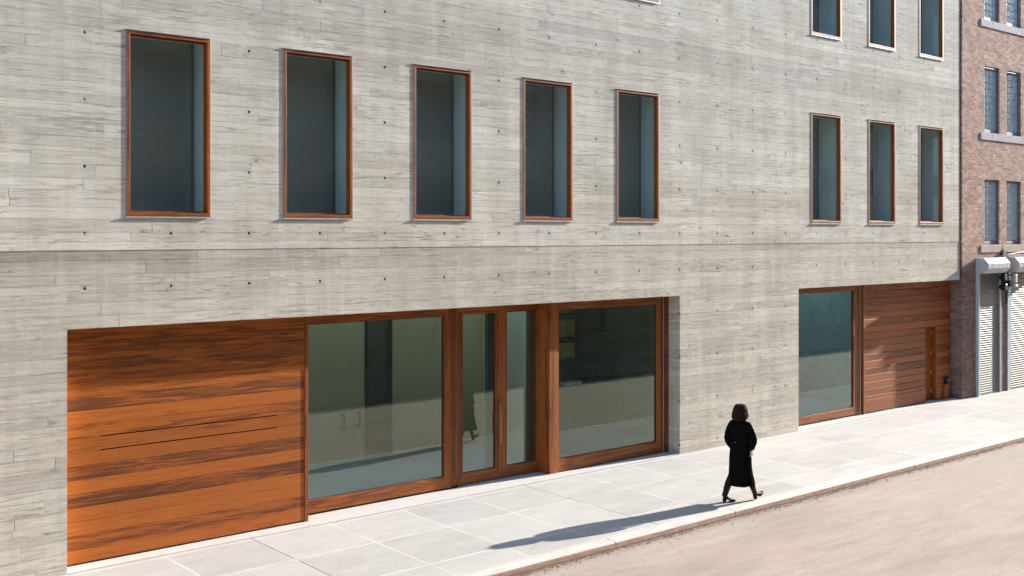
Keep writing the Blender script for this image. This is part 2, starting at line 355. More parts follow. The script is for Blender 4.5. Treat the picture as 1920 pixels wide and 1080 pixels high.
# ------------------------------------------------------------------ mesh helpers
class MB:
    def __init__(s): s.v = []; s.f = []; s.mi = []
    def face(s, pts, mi=0):
        b = len(s.v); s.v += [tuple(p) for p in pts]; s.f.append(list(range(b, b + len(pts)))); s.mi.append(mi); return s
    def box(s, x0, x1, y0, y1, z0, z1, mi=0):
        b = len(s.v)
        s.v += [(x0, y0, z0), (x1, y0, z0), (x1, y1, z0), (x0, y1, z0), (x0, y0, z1), (x1, y0, z1), (x1, y1, z1), (x0, y1, z1)]
        for q in ((0, 3, 2, 1), (4, 5, 6, 7), (0, 1, 5, 4), (1, 2, 6, 5), (2, 3, 7, 6), (3, 0, 4, 7)):
            s.f.append([b + i for i in q]); s.mi.append(mi)
        return s
    def prism_x(s, prof, x0, x1, mi=0):       # prof: (y, z) closed outline
        n = len(prof); b = len(s.v)
        s.v += [(x0, y, z) for y, z in prof] + [(x1, y, z) for y, z in prof]
        for i in range(n):
            j = (i + 1) % n; s.f.append([b + i, b + j, b + n + j, b + n + i]); s.mi.append(mi)
        s.f.append([b + i for i in reversed(range(n))]); s.f.append([b + n + i for i in range(n)]); s.mi += [mi, mi]
        return s
    def tube(s, pts, rad, seg=10, mi=0, caps=True):
        pts = [Vector(p) for p in pts]
        if not isinstance(rad, (list, tuple)): rad = [rad] * len(pts)
        b = len(s.v); up = None
        for i, p in enumerate(pts):
            d = (pts[min(i + 1, len(pts) - 1)] - pts[max(i - 1, 0)]).normalized()
            if up is None: up = d.orthogonal().normalized()
            up = (up - d * up.dot(d)).normalized(); sd = d.cross(up)
            for k in range(seg):
                a = 2 * math.pi * k / seg
                s.v.append(tuple(p + (up * math.cos(a) + sd * math.sin(a)) * rad[i]))
        for i in range(len(pts) - 1):
            for k in range(seg):
                k2 = (k + 1) % seg
                s.f.append([b + i * seg + k, b + i * seg + k2, b + (i + 1) * seg + k2, b + (i + 1) * seg + k]); s.mi.append(mi)
        if caps:
            s.f.append([b + k for k in reversed(range(seg))]); s.f.append([b + (len(pts) - 1) * seg + k for k in range(seg)]); s.mi += [mi, mi]
        return s
    def ring(s, o, i, y0, y1, mh=0, mv=1):      # mitred rectangular frame, o / i = (x0, x1, z0, z1) outer and inner
        def q(r, y): return [(r[0], y, r[2]), (r[1], y, r[2]), (r[1], y, r[3]), (r[0], y, r[3])]
        b = len(s.v); s.v += q(o, y0) + q(i, y0) + q(o, y1) + q(i, y1)
        for k in range(4):
            j = (k + 1) % 4; m = mh if k % 2 == 0 else mv
            for f in ((k, j, 4 + j, 4 + k), (8 + k, 12 + k, 12 + j, 8 + j), (k, 8 + k, 8 + j, j), (4 + k, 4 + j, 12 + j, 12 + k)):
                s.f.append([b + w_ for w_ in f]); s.mi.append(m)
        return s
    def loft(s, rings, mi=0, closed=True, cap0=True, cap1=True):
        b = len(s.v); n = len(rings[0])
        for r in rings: s.v += [tuple(p) for p in r]
        for i in range(len(rings) - 1):
            for k in range(n if closed else n - 1):
                k2 = (k + 1) % n
                s.f.append([b + i * n + k, b + i * n + k2, b + (i + 1) * n + k2, b + (i + 1) * n + k]); s.mi.append(mi)
        if cap0: s.f.append([b + k for k in reversed(range(n))]); s.mi.append(mi)
        if cap1: s.f.append([b + (len(rings) - 1) * n + k for k in range(n)]); s.mi.append(mi)
        return s
    def build(s, name, mats, parent=None, smooth=False, bevel=0., origin=None, fix=True):
        me = bpy.data.meshes.new(name)
        vs = s.v
        if origin: vs = [(a - origin[0], b - origin[1], c - origin[2]) for a, b, c in vs]
        me.from_pydata(vs, [], s.f)
        for m in (mats if isinstance(mats, (list, tuple)) else [mats]): me.materials.append(m)
        for p, i in zip(me.polygons, s.mi): p.material_index = i; p.use_smooth = smooth
        if fix:
            bm = bmesh.new(); bm.from_mesh(me); bmesh.ops.recalc_face_normals(bm, faces=bm.faces); bm.to_mesh(me); bm.free()
        o = bpy.data.objects.new(name, me); COL.objects.link(o)
        if origin: o.location = origin
        if parent is not None: o.parent = parent
        if bevel:
            md = o.modifiers.new('bevel', 'BEVEL'); md.width = bevel; md.segments = 2; md.limit_method = 'ANGLE'
            md.harden_normals = False
        return o

def thing(name, label, cat, loc=(0, 0, 0), group=None):
    o = bpy.data.objects.new(name, None); o.location = loc; COL.objects.link(o); o.empty_display_size = .3
    return tag(o, label, cat, group)
def tag(o, label, cat, group=None, kind=None):
    if label: o['label'] = label
    if cat: o['category'] = cat
    if group: o['group'] = group
    if kind: o['kind'] = kind
    return o
def struct(o, label=None, cat=None):
    o['kind'] = 'structure'
    if label: o['label'] = label
    if cat: o['category'] = cat
    return o
def copy_tree(o, parent=None, dx=0, dz=0):
    c = o.copy(); COL.objects.link(c)
    if parent is not None: c.parent = parent
    c.location = (o.location[0] + dx, o.location[1], o.location[2] + dz)
    for ch in list(o.children):
        if ch.name != c.name: copy_tree(ch, c)
    return c

def wall_holes(mb, x0, x1, z0, z1, holes, y, depth, mi=0):
    xs = sorted(set([x0, x1] + [min(max(h[i], x0), x1) for h in holes for i in (0, 1)]))
    zs = sorted(set([z0, z1] + [min(max(h[i], z0), z1) for h in holes for i in (2, 3)]))
    for i in range(len(xs) - 1):
        for j in range(len(zs) - 1):
            cx = (xs[i] + xs[i + 1]) / 2; cz = (zs[j] + zs[j + 1]) / 2
            if any(h[0] < cx < h[1] and h[2] < cz < h[3] for h in holes): continue
            mb.face([(xs[i], y, zs[j]), (xs[i + 1], y, zs[j]), (xs[i + 1], y, zs[j + 1]), (xs[i], y, zs[j + 1])], mi)
    for h in holes:
        a, b, c, d = h[:4]; dp = h[4] if len(h) > 4 else depth
        c2 = max(c, z0); d2 = min(d, z1)
        if d2 <= c2: continue
        if a > x0: mb.face([(a, y, c2), (a, y, d2), (a, y + dp, d2), (a, y + dp, c2)], mi)
        if b < x1: mb.face([(b, y, c2), (b, y + dp, c2), (b, y + dp, d2), (b, y, d2)], mi)
        if c > z0: mb.face([(a, y, c), (a, y + dp, c), (b, y + dp, c), (b, y, c)], mi)
        if d < z1: mb.face([(a, y, d), (b, y, d), (b, y + dp, d), (a, y + dp, d)], mi)

# ------------------------------------------------------------------ ground, road, pavement
SL = .034
def zw(y): return SL * y
g = MB(); g.face([(-400, -400, -.6), (600, -400, -.6), (600, 400, -.6), (-400, 400, -.6)])
struct(g.build('ground', M['road']))
def roadz(y):
    t = (y + 7.0) / 3.5
    return -.235 + .055 * (1 - t * t) if abs(t) < 1 else -.235
g = MB(); ys = [-10.6 + i * (7.1 / 24) for i in range(25)]; xs = [-30 + i * 1.0 for i in range(71)] + [45 + i * 8 for i in range(25)]
rnd = random.Random(3)
hz = {}
for i in range(len(xs)):
    for j in range(len(ys)):
        hz[i, j] = (xs[i], ys[j], roadz(ys[j]) + rnd.uniform(-.005, .005) * (1 if 0 < j < 24 else 0))
b = {}
for k, p in hz.items(): b[k] = len(g.v); g.v.append(p)
for i in range(len(xs) - 1):
    for j in range(len(ys) - 1):
        g.f.append([b[i, j], b[i + 1, j], b[i + 1, j + 1], b[i, j + 1]]); g.mi.append(0)
struct(g.build('road', M['road'], smooth=True))
g = MB()   # near pavement, falling gently to the kerb
g.prism_x([(-3.345, zw(-3.345)), (.002, 0), (.002, -.4), (-3.345, -.5)], -30, 230)
struct(g.build('sidewalk', M['walk']))
g = MB()   # kerb in lengths
x = -29.1; k = 0
while x < 200:
    L = 3.02 if x < 60 else 12
    o = .004 * math.sin(x * 3.1)
    g.prism_x([(-3.349, zw(-3.349) - .02), (-3.349, -.1075), (-3.525 + o, -.1165), (-3.546 + o, -.124), (-3.556 + o, -.140), (-3.562 + o, -.5), (-3.349, -.5)], x, x + L - .012)
    x += L
struct(g.build('kerb', M['kerb'], bevel=.004))
g = MB(); g.prism_x([(-13.4, 0), (-10.45, -.09), (-10.42, -.5), (-13.4, -.5)], -40, 230); g.prism_x([(-10.43, -.095), (-10.25, -.10), (-10.24, -.5), (-10.43, -.5)], -40, 230)
struct(g.build('far_sidewalk', M['shaded_paving'])); 
g = MB(); g.prism_x([(-16.35, .02), (-13.4, 0), (-13.4, -.5), (-16.35, -.5)], -40, 230)
struct(g.build('far_apron', M['shaded_paving']))

# grit in the gutter
g = MB(); rnd = random.Random(11)
def stone(cx, cy, cz, r):
    b = len(g.v); n = 5
    g.v.append((cx, cy, cz + r * rnd.uniform(.5, .9)))
    for k in range(n):
        a = 2 * math.pi * k / n + rnd.uniform(-.3, .3); q = r * rnd.uniform(.7, 1.2)
        g.v.append((cx + q * math.cos(a), cy + q * math.sin(a), cz - r * .2 + rnd.uniform(0, .3) * r))
    for k in range(n): g.f.append([b, b + 1 + k, b + 1 + (k + 1) % n]); g.mi.append(0)
for i in range(5200):
    x = rnd.uniform(9, 40); yy = -3.57 - abs(rnd.gauss(0, .065)) - (.25 * rnd.random() if rnd.random() < .18 else 0)
    dens = .5 + .5 * math.sin(x * 1.7) * math.sin(x * .63 + 1)
    if rnd.random() > .25 + .75 * dens: continue
    stone(x, yy, roadz(yy) + .003, rnd.uniform(.005, .013) * (1.6 if rnd.random() < .07 else 1))
for i in range(900):
    x = rnd.uniform(8, 40); yy = rnd.uniform(-9.5, -3.6); stone(x, yy, roadz(yy) + .002, rnd.uniform(.003, .009))
tag(g.build('gutter_gravel', M['gravel']), 'loose pale grit gathered in the gutter below the kerb', 'gravel', kind='stuff')
g = MB()
for i in range(170):
    x = rnd.uniform(10, 36); yy = -3.585 - abs(rnd.gauss(0, .07)); a = rnd.uniform(-.6, .6); L = rnd.uniform(.05, .22); z = roadz(yy) + .012
    g.tube([(x, yy, z), (x + L * .5 * math.cos(a), yy + L * .5 * math.sin(a) * .5, z + rnd.uniform(0, .02)), (x + L * math.cos(a), yy + L * math.sin(a) * .4, z + .003)], [.003, .003, .001], 4)
tag(g.build('gutter_litter', M['twig']), 'dry twigs and leaf litter lying along the foot of the kerb', 'litter', kind='stuff')

# ------------------------------------------------------------------ concrete gallery building
GB = thing('gallery_building', 'board-formed grey concrete building with timber framed windows and timber shopfront', 'building', (18, 0, 0))
GB.location = (0, 0, 0)
COLS = [6.805, 9.35, 11.893, 14.435, 16.975, 23.79, 26.335, 28.865]
W, ZA, ZB, ZC, ZD = 1.295, 4.95, 7.605, 9.505, 12.16
holes = []
for i, c in enumerate(COLS):
    holes.append((c + .01, c + W - .01, ZA + .01, ZB - .01, .10))
    holes.append((c + .01, c + W - .01, ZC + .01, ZD - .01, .10))
O1 = (5.965, 18.945, -1, 3.372); O2 = (23.28, 40, -1, 3.388)
mb = MB()
wall_holes(mb, -12, 31.085, 4.462, 16.5, holes, 0., .1)
mb.face([(-12, 0, 4.462), (31.085, 0, 4.462), (31.085, .4, 4.462), (-12, .4, 4.462)])
wall_holes(mb, -12, 31.085, -.05, 4.47, [(O1[0], O1[1], -1, O1[3], .50), (O2[0], 31.085, -1, O2[3], 1.0)], .006, .5)
mb.face([(31.085, .0, 3.388), (31.085, .6, 3.388), (31.085, .6, 16.5), (31.085, 0, 16.5)])
mb.face([(-12, 0, 16.5), (31.085, 0, 16.5), (31.085, 2, 16.5), (-12, 2, 16.5)])
mb.face([(-12, 0, -.05), (-12, 2, -.05), (-12, 2, 16.5), (-12, 0, 16.5)])
mb.face([(-12, 2, 3.6), (31.085, 2, 3.6), (31.085, 2, 16.5), (-12, 2, 16.5)])
mb.build('wall', M['conc'], GB, fix=False)
# steel joint strip between the two buildings
MB().box(31.095, 31.19, .05, .60, 3.3, 16.4).build('joint_flashing', M['flash'], GB)
# recess slab
MB().box(-12, 31.19, .003, 11.9, -.3, .012).build('threshold_slab', M['floor_in'] if 0 else plain('threshold_concrete', (.55, .53, .50), .8, var=.06), GB)

def make_window(c, z0, z1, d1=.496):
    """outer timber frame, pane, aluminium trim, reveal box and blind; origin at the lower left corner"""
    w = W; h = z1 - z0
    t = .052; f0 = -.009; gy = .062
    o = MB().ring((0, w, 0, h), (t, w - t, t, h - t), f0, .085).build('window', [M['win_h'], M['win_v']], GB, bevel=.004)
    MB().ring((t + .0005, w - t - .0005, t + .0005, h - t - .0005), (t + .018, w - t - .018, t + .022, h - t - .020), .045, .0835).build('inner_stop', [M['win_h'], M['win_v']], o, bevel=.003)
    MB().box(t + .001, w - t - .001, gy, gy + .008, t + .001, h - t - .001).build('pane', M['glass_up'], o)
    q = .009
    MB().ring((-q, w + q, -.0035, h + .008), (-.0006, w + .0006, -.0006, h + .0006), -.006, .02, 0, 0).build('metal_trim', M['alu'], o)
    MB().box(-q, w + q, -.020, .02, h + .0085, h + .014).build('drip_cap', M['alu'], o)
    sl = MB(); sl.prism_x([(.02, -.005), (-.0235, -.009), (-.0235, -.024), (-.0205, -.024), (-.0205, -.012), (.02, -.008)], -q - .006, w + q + .006)
    sl.build('sill', M['alu'], o)
    d0 = .10; e = .01
    MB().ring((e - .006, w - e + .006, e - .006, h - e + .006), (e, w - e, e, h - e), d0, d1, 0, 0).build('reveal', M['plaster'], o)
    MB().box(w - e - .050, w - e - .036, d1 - .016, d1 + .0005, e, h - e).build('blind_guide', M['frame_grey'], o)
    bl = MB(); bl.box(e - .004, w - e + .004, d1 + .001, d1 + .011, e - .004, h - e + .004)
    bl.build('blind', M['blind'], o)
    o.location = (c, 0, z0)
    return o
w0 = make_window(COLS[0], ZA, ZB)
for c in COLS[1:5]: copy_tree(w0, GB, c - COLS[0], 0)
copy_tree(w0, GB, COLS[4] - COLS[0], ZC - ZA); copy_tree(w0, GB, COLS[3] - COLS[0], ZC - ZA)
w1 = make_window(COLS[5], ZA, ZB, .64)      # the thicker wall of the far bays
for c in COLS[5:]:
    if c != COLS[5]: copy_tree(w1, GB, c - COLS[5], 0)
    copy_tree(w1, GB, c - COLS[5], ZC - ZA)

# ---- shopfront, opening one
def slab_boards(mb, x0, x1, y, zs, th=.05, gap=.004):
    for a, b_ in zip(zs[:-1], zs[1:]): mb.box(x0, x1, y, y + th, a + gap / 2, b_ - gap / 2)
p = MB(); top = 3.36; P = .1955
zs = [.035, .29 - .015] + [top - P * k for k in range(15, -1, -1)]
slots = (top - 8 * P, top - 9 * P)
for a, b_ in zip(zs[:-1], zs[1:]):
    a2, b2 = a + .0015, b_ - .0015
    if any(abs(b_ - s_) < .01 for s_ in slots) or any(abs(a - s_) < .01 for s_ in slots):
        lo = any(abs(a - s_) < .01 for s_ in slots); hi = any(abs(b_ - s_) < .01 for s_ in slots)
        p.box(5.975, 6.55, .30, .35, a2, b2); p.box(9.40, 9.915, .30, .35, a2, b2)
        p.box(6.55, 9.40, .30, .35, a2 + (.007 if lo else 0), b2 - (.007 if hi else 0))
    else: p.box(5.975, 9.915, .30, .35, a2, b2)
gd = p.build('plank_door', M['plank'], GB, bevel=.003)
gd['label'] = 'wide orange-brown plank door with two long slots'
MB().box(5.972, 9.93, .352, .42, .035, 3.36).build('backing', M['darkgap'], gd)
MB().box(9.918, 9.985, .292, .60, .014, 3.368).build('end_stile', M['wood_v'], gd, bevel=.003)

def framed_glass(name, X0, X1, gx0, gx1, y, z0, z1, gz0, gz1, lab=None, th=.07, sill=True):
    o = MB().ring((X0, X1, z0, z1), (gx0, gx1, gz0, gz1), y, y + th).build(name, [M['wood_h'], M['wood_v']], GB, bevel=.004)
    MB().box(gx0 + .001, gx1 - .001, y + .035, y + .045, gz0 + .001, gz1 - .001).build('pane', M['glass'], o)
    MB().ring((gx0 + .0008, gx1 - .0008, gz0 + .0008, gz1 - .0008), (gx0 + .007, gx1 - .007, gz0 + .008, gz1 - .008), y + .024, y + .034, 0, 0).build('glazing_bead', M['black'], o)
    if lab: o['label'] = lab
    return o
framed_glass('shop_window', 9.99, 13.20, 10.12, 13.03, .60, .045, 3.36, .262, 3.185, 'large fixed pane beside the plank door')
MB().box(13.202, 13.378, .635, .70, .03, 3.36).build('post', M['wood_v'], GB, bevel=.003)
def door_leaf(X0, X1, gx0, gx1, lab):
    o = framed_glass('entrance_door', X0, X1, gx0, gx1, .66, .03, 3.30, .24, 3.19, lab)
    return o
d1 = door_leaf(13.382, 14.488, 13.53, 14.328, 'left leaf of the glazed entrance doors')
d2 = door_leaf(14.494, 15.60, 14.619, 15.394, 'right leaf of the glazed entrance doors')
h = MB(); h.tube([(14.44, .65, .66), (14.425, .61, .70), (14.405, .59, .85), (14.40, .583, 1.10), (14.405, .59, 1.33), (14.425, .61, 1.48), (14.44, .65, 1.52)], [.013, .014, .016, .017, .016, .014, .013], 8)
h.build('handle', plain('worn_bronze', (.38, .24, .17), .4, .6), d1, smooth=True)
MB().box(13.382, 15.60, .64, .74, 3.302, 3.368).build('door_head', M['wood_h'], GB, bevel=.003)
MB().box(15.425, 15.632, .325, .76, .02, 3.368).build('post', M['wood_v'], GB, bevel=.004)
framed_glass('shop_window', 15.634, 18.783, 15.69, 18.575, .335, .03, 3.368, .275, 3.195, 'large fixed pane right of the entrance doors')
MB().box(18.785, 18.818, .335, .44, .02, 3.368).build('metal_track', M['track'], GB)
MB().box(18.845, 18.943, .31, .50, .02, 3.368).build('post', M['wood_v'], GB, bevel=.004)
MB().box(9.99, 13.378, .61, .75, .0125, .043).build('dark_sill', M['darkgap'], GB)

# ---- shopfront, opening two
framed_glass('shop_window', 23.30, 26.488, 23.72, 26.17, .33, .05, 3.385, .235, 3.235, 'single teal pane beside the far plank wall')
MB().box(26.49, 26.522, .335, .44, .02, 3.385).build('metal_track', M['track'], GB)
p = MB(); P2 = .181; DX0, DX1, DZ = 29.77, 30.36, 2.115
zs = [.03, .375] + [3.37 - P2 * k for k in range(16, -1, -1)]
zs = [z for i, z in enumerate(zs) if not (z > .03 and z < .40 and i > 1)]
for a, b_ in zip(zs[:-1], zs[1:]):
    a2, b2 = a + .004, b_ - .004
    if b2 < DZ - .05: p.box(26.66, DX0 - .03, .30, .345, a2, b2); p.box(DX1 + .02, 31.1, .30, .345, a2, b2)
    elif a2 < DZ: p.box(26.66, DX0 - .03, .30, .345, a2, b2); p.box(DX0 - .03, DX1 + .02, .30, .345, DZ + .01, b2); p.box(DX1 + .02, 31.1, .30, .345, a2, b2)
    else: p.box(26.66, 31.1, .30, .345, a2, b2)
pp = p.build('plank_wall', M['plank2'], GB, bevel=.006); pp['label'] = 'far wall of horizontal reddish planks with open joints'
MB().box(26.60, DX0 - .01, .349, .38, .03, 3.375).box(DX1, 31.18, .349, .38, .03, 3.375).box(DX0 - .01, DX1, .349, .38, DZ, 3.375).build('backing', M['darkgap'], pp)
MB().box(26.592, 26.657, .29, .36, .02, 3.38).build('end_stile', M['wood_v'], pp, bevel=.003)
dd = MB().box(DX0, DX1, .47, .52, .03, DZ).build('recessed_door', M['wood_v'], GB)
dd['label'] = 'narrow timber door set back in the far plank wall'
MB().box(DX0 - .028, DX0, .302, .52, .03, DZ).box(DX1 - .01, DX1 + .018, .302, .52, .03, DZ).box(DX0, DX1 - .01, .302, .47, DZ - .0, DZ + .009).build('door_jamb', M['wood_v'], dd)
for z in (.27, .80, 1.35, 1.90): MB().tube([(DX1 - .02, .455, z - .05), (DX1 - .02, .455, z + .05)], .014, 8).build('hinge', plain('hinge_steel', (.75, .68, .5), .35, .8) if z < .3 else bpy.data.materials['hinge_steel'], dd)
# standpipe cover on the far pier
sp = thing('standpipe_inlet', 'small black round pipe inlet on a timber box by the brick pier', 'pipe inlet', (30.83, .27, 0))
def loc(mb, nm, mt, par, **k):
    o = mb.build(nm, mt, None, **k); o.parent = par; o.matrix_parent_inverse = Matrix.Translation(-Vector(par.location)); return o
b_ = MB(); b_.box(30.70, 30.96, .235, .298, .02, .44); loc(b_, 'box', M['plank2'], sp, bevel=.006)
r_ = MB(); r_.tube([(30.83, .30, .56), (30.83, .21, .55)], .085, 16); r_.tube([(30.83, .21, .55), (30.83, .17, .545)], [.10, .09], 16); r_.tube([(30.76, .165, .62), (30.76, .145, .62)], .018, 8); r_.tube([(30.90, .165, .48), (30.90, .145, .48)], .018, 8)
loc(r_, 'cap', M['black'], sp, smooth=False)

# ---- interior seen through the glass
iw = MB()
for q in ((-2, 19.6, 8.5, 8.6), (-2.1, -2.0, .8, 8.5), (14.24, 16.75, 3.9, 4.05), (8.4, 13.55, 3.9, 4.0), (16.75, 16.84, 1.75, 3.9)): MB().box(*q, .013, 3.6).build('interior_wall', M['beige'], GB)
for q in ((16.85, 16.95, 1.75, 8.5), (19.6, 19.75, .8, 8.6), (16.96, 19.6, 3.9, 4.05)): MB().box(*q, .014, 3.598).build('inner_concrete_wall', M['conc_in'], GB)
M['umber'] = plain('umber_panel', (.20, .165, .12), .8)
MB().box(13.62, 14.18, 3.95, 3.99, .014, 3.598).build('inner_panel', M['umber'], GB)
for q in ((13.55, 13.62, 3.88, 4.02), (14.18, 14.24, 3.88, 4.06), (14.90, 15.12, 1.55, 1.65), (16.02, 16.24, 1.55, 1.65)): MB().box(*q, .014, 3.598).build('inner_post', M['dim'], GB)
MB().box(-2, 16.9, .76, 1.0, 3.61, 3.75).build('ceiling', M['plaster'], GB); MB().box(16.9, 19.75, .76, 8.6, 3.61, 3.75).build('ceiling', M['plaster'], GB)  # shaped for light: left rear invented open to the sky, right kept closed
MB().box(5.9, 19.6, .51, .75, 3.40, 3.75).build('bulkhead', M['dim'], GB)
MB().box(23.2, 31.18, .45, .95, 3.40, 3.8).build('bulkhead', M['dim'], GB); MB().box(28.2, 28.3, .96, 5.0, .013, 3.6).build('inner_partition', plain('grey_green_plaster', (.52, .56, .47), .9), GB)
MB().box(20.2, 31, 5., 5.1, .013, 3.6).build('interior_wall', M['plaster'], GB); MB().box(20.1, 20.2, .8, 5., .013, 3.6).build('interior_wall', M['plaster'], GB)
MB().box(20.2, 31, .96, 1.7, 3.61, 3.75).build('ceiling', M['plaster'], GB)  # stops short so sky light enters by an invented opening behind
for x in (13.0, 13.38): MB().tube([(x, 3.895, .72), (x, 3.83, .74), (x, 3.83, 1.0), (x, 3.895, 1.02)], .022, 6).build('door_pull', M['black'], GB)
# shelf with boxes just inside the right-hand pane
sh = thing('wall_shelf', 'dark shelf unit with olive boxes behind the right pane of the entrance', 'shelf', (16.95, 1.6, .013))
s_ = MB()
for z in (.05, .75, 1.45, 2.0, 2.45, 2.95, 3.3): s_.box(17.0, 17.36, 1.5, 2.2, z, z + .03)
s_.box(17.0, 17.36, 2.2, 2.24, .013, 3.35)
loc(s_, 'rack', M['dim'], sh)
for (z0, z1, mt) in ((2.99, 3.28, 'ol'), (2.50, 2.88, 'ol'), (2.03, 2.38, 'ol')):
    loc(MB().box(17.03, 17.33, 1.55, 2.15, z0, z1), 'file_box', plain('olive_card', (.36, .30, .10), .8) if z0 > 2.9 else bpy.data.materials['olive_card'], sh)
pb = thing('paper_stack', 'small stack of white papers on the dark shelf behind the pane', 'paper', (17.2, 1.8, 1.48))
loc(MB().box(17.02, 17.5, 1.5, 2.0, 1.482, 1.55), 'sheet', M['alu'], pb)

# ------------------------------------------------------------------ brick building
BB = thing('brick_building', 'old red-brick building with glass-block windows and roller shutters', 'building')
YB = -.018
bh = [(32.25, 33.52, -1, 3.6, .12), (34.20, 36.3, -1, 3.6, .12)]
bw = []
for cx in (32.53, 33.93, 35.42):
    for (z0, z1) in ((4.37, 6.27), (7.64, 9.58), (10.93, 12.85)): bw.append((cx, cx + .94, z0, z1))
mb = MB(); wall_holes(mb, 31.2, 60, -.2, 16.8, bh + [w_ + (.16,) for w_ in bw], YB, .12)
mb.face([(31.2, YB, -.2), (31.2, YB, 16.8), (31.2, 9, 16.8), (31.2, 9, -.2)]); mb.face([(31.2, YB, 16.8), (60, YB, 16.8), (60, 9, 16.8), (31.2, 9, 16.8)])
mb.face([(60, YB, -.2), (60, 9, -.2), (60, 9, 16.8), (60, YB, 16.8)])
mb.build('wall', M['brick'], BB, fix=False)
def block_window():
    f = MB(); w_, h_ = .94, 1.90
    yy = .03
    f.box(w_ - .055, w_, yy, yy + .09, .0, h_); f.box(0, .03, yy, yy + .09, 0, h_); f.box(.03, w_ - .055, yy, yy + .09, 0, .09); f.box(.03, w_ - .055, yy, yy + .09, h_ - .04, h_)
    o = f.build('window', M['frame_grey'], BB, bevel=.004)
    g_ = MB(); n, m = 4, 9; cw = (w_ - .085) / n; ch = (h_ - .13) / m; b2 = .012
    g_.box(.03, w_ - .055, yy + .045, yy + .06, .09, h_ - .04)
    g_.build('mortar_grid', M['mortar'], o)
    g_ = MB()
    for i in range(n):
        for j in range(m):
            x0 = .03 + i * cw + b2 / 2; z0 = .09 + j * ch + b2 / 2; x1 = x0 + cw - b2; z1 = z0 + ch - b2; s_ = .018
            r1 = [(x0, yy + .045, z0), (x1, yy + .045, z0), (x1, yy + .045, z1), (x0, yy + .045, z1)]
            r2 = [(x0 + s_, yy + .03, z0 + s_), (x1 - s_, yy + .03, z0 + s_), (x1 - s_, yy + .03, z1 - s_), (x0 + s_, yy + .03, z1 - s_)]
            g_.loft([r1, r2], cap0=False)
    g_.build('pane', M['block'], o)
    return o
bw0 = block_window(); bw0.location = (32.53, YB + .02, 4.37)
for (a, _, z0, z1) in bw:
    if (a, z0) != (32.53, 4.37): copy_tree(bw0, BB, a - 32.53, z0 - 4.37)
for nm, z0, z1, mt in (('stone_sill', 4.14, 4.35, 'stone2'), ('stone_sill', 7.42, 7.63, 'stone'), ('stone_sill', 10.71, 10.92, 'stone')):
    s_ = MB(); x = 32.30
    while x < 40: L = .72 if x < 32.5 else 1.9; s_.box(x, x + L - .006, YB - .022, YB + .10, z0, z1); x += L
    o = s_.build(nm, M[mt], BB, bevel=.006)
    if z0 < 5: o['label'] = 'rust-stained beige stone band above the shutters'
def shutter(X0, X1, XH0, XH1, lab):
    c = MB(); prof = []; z = .02; P = .0665
    while z < 3.58:
        for k in range(6):
            a = k / 6; prof.append((.030 - .010 * math.sin(math.pi * a) ** .7, z + P * a))
        z += P
    b = len(c.v); n = len(prof)
    c.v += [(X0, YB + y, z) for y, z in prof] + [(X1, YB + y, z) for y, z in prof]
    for i in range(n - 1): c.f.append([b + i, b + n + i, b + n + i + 1, b + i + 1]); c.mi.append(0)
    o = c.build('roller_shutter', M['shutter'], BB); o['label'] = lab
    hp = [(YB, 3.985), (YB - .235, 3.985), (YB - .365, 3.845), (YB - .365, 3.69), (YB - .24, 3.545), (YB, 3.545)]
    MB().prism_x(hp, XH0, XH1).build('hood', M['hood'], o, bevel=.006)
    sm = MB(); sm.box(XH0 + .24, XH0 + .25, YB - .3665, YB - .365, 3.70, 3.84); sm.box(XH1 - .20, XH1 - .19, YB - .3665, YB - .365, 3.70, 3.84); sm.build('hood_seam', M['frame_grey'], o)
    MB().box(X0 - .25, X0 - .235, YB - (.09 if X0 < 33 else .03), YB + .02, .0, 3.985).box(X0 - .235, X0 - .08, YB - .012, YB + .02, 0, 3.54).box(X0 - .08, X0, YB - .012, YB + .08, .0, 3.54).build('guide_rail', M['steel_blue'], o, bevel=.003)
    MB().box(X1 - .02, X1 + .035, YB - .02, YB + .08, .0, 3.54).build('guide_rail', M['steel_blue'], o, bevel=.003)
    MB().box(X0, X1 - .02, YB + .02, YB + .10, .0, .05).build('bottom_bar', M['frame_grey'], o)
    return o
shutter(32.25, 33.50, 32.03, 33.38, 'narrow ribbed roller shutter nearest the concrete building')
shutter(34.20, 36.28, 33.98, 36.5, 'wide ribbed roller shutter cut off by the picture edge')
# alarm / floodlight cluster between the shutters
fl = thing('security_light_cluster', 'black lamp cluster with a white box fixed between the two shutter hoods', 'light', (33.65, YB, 3.3))
m_ = MB(); m_.box(33.58, 33.86, YB - .10, YB - .001, 3.02, 3.56); m_.tube([(33.72, -.10, 3.45), (33.72, -.30, 3.47)], .02, 8)
loc(m_, 'mounting_box', M['black'], fl, bevel=.01)
for (x, z, tx) in ((33.28, 3.40, -.10), (33.60, 3.22, .0), (33.30, 3.12, -.05)):
    l_ = MB(); l_.loft([[(x + r * math.cos(a), y, z + r * math.sin(a)) for a in [2 * math.pi * k / 12 for k in range(12)]] for r, y in ((.03, -.08), (.07, -.13), (.095, -.22), (.10, -.30), (.085, -.31))])
    loc(l_, 'lamp_head', M['black'], fl)
w_ = MB(); w_.box(33.82, 33.96, -.34, -.26, 3.24, 3.48); loc(w_, 'white_box', M['hood'], fl, bevel=.01)
w_ = MB(); w_.box(33.78, 33.96, -.36, -.26, 3.10, 3.18); loc(w_, 'sensor', M['hood'], fl, bevel=.015)
w_ = MB(); w_.tube([(33.2, -.12, 3.54), (33.35, -.15, 3.42), (33.6, -.2, 3.33), (33.85, -.22, 3.38)], .012, 6); w_.tube([(33.9, -.05, 3.3), (33.88, -.04, 2.9), (33.87, -.03, 2.6)], .02, 6); loc(w_, 'conduit', M['black'], fl)
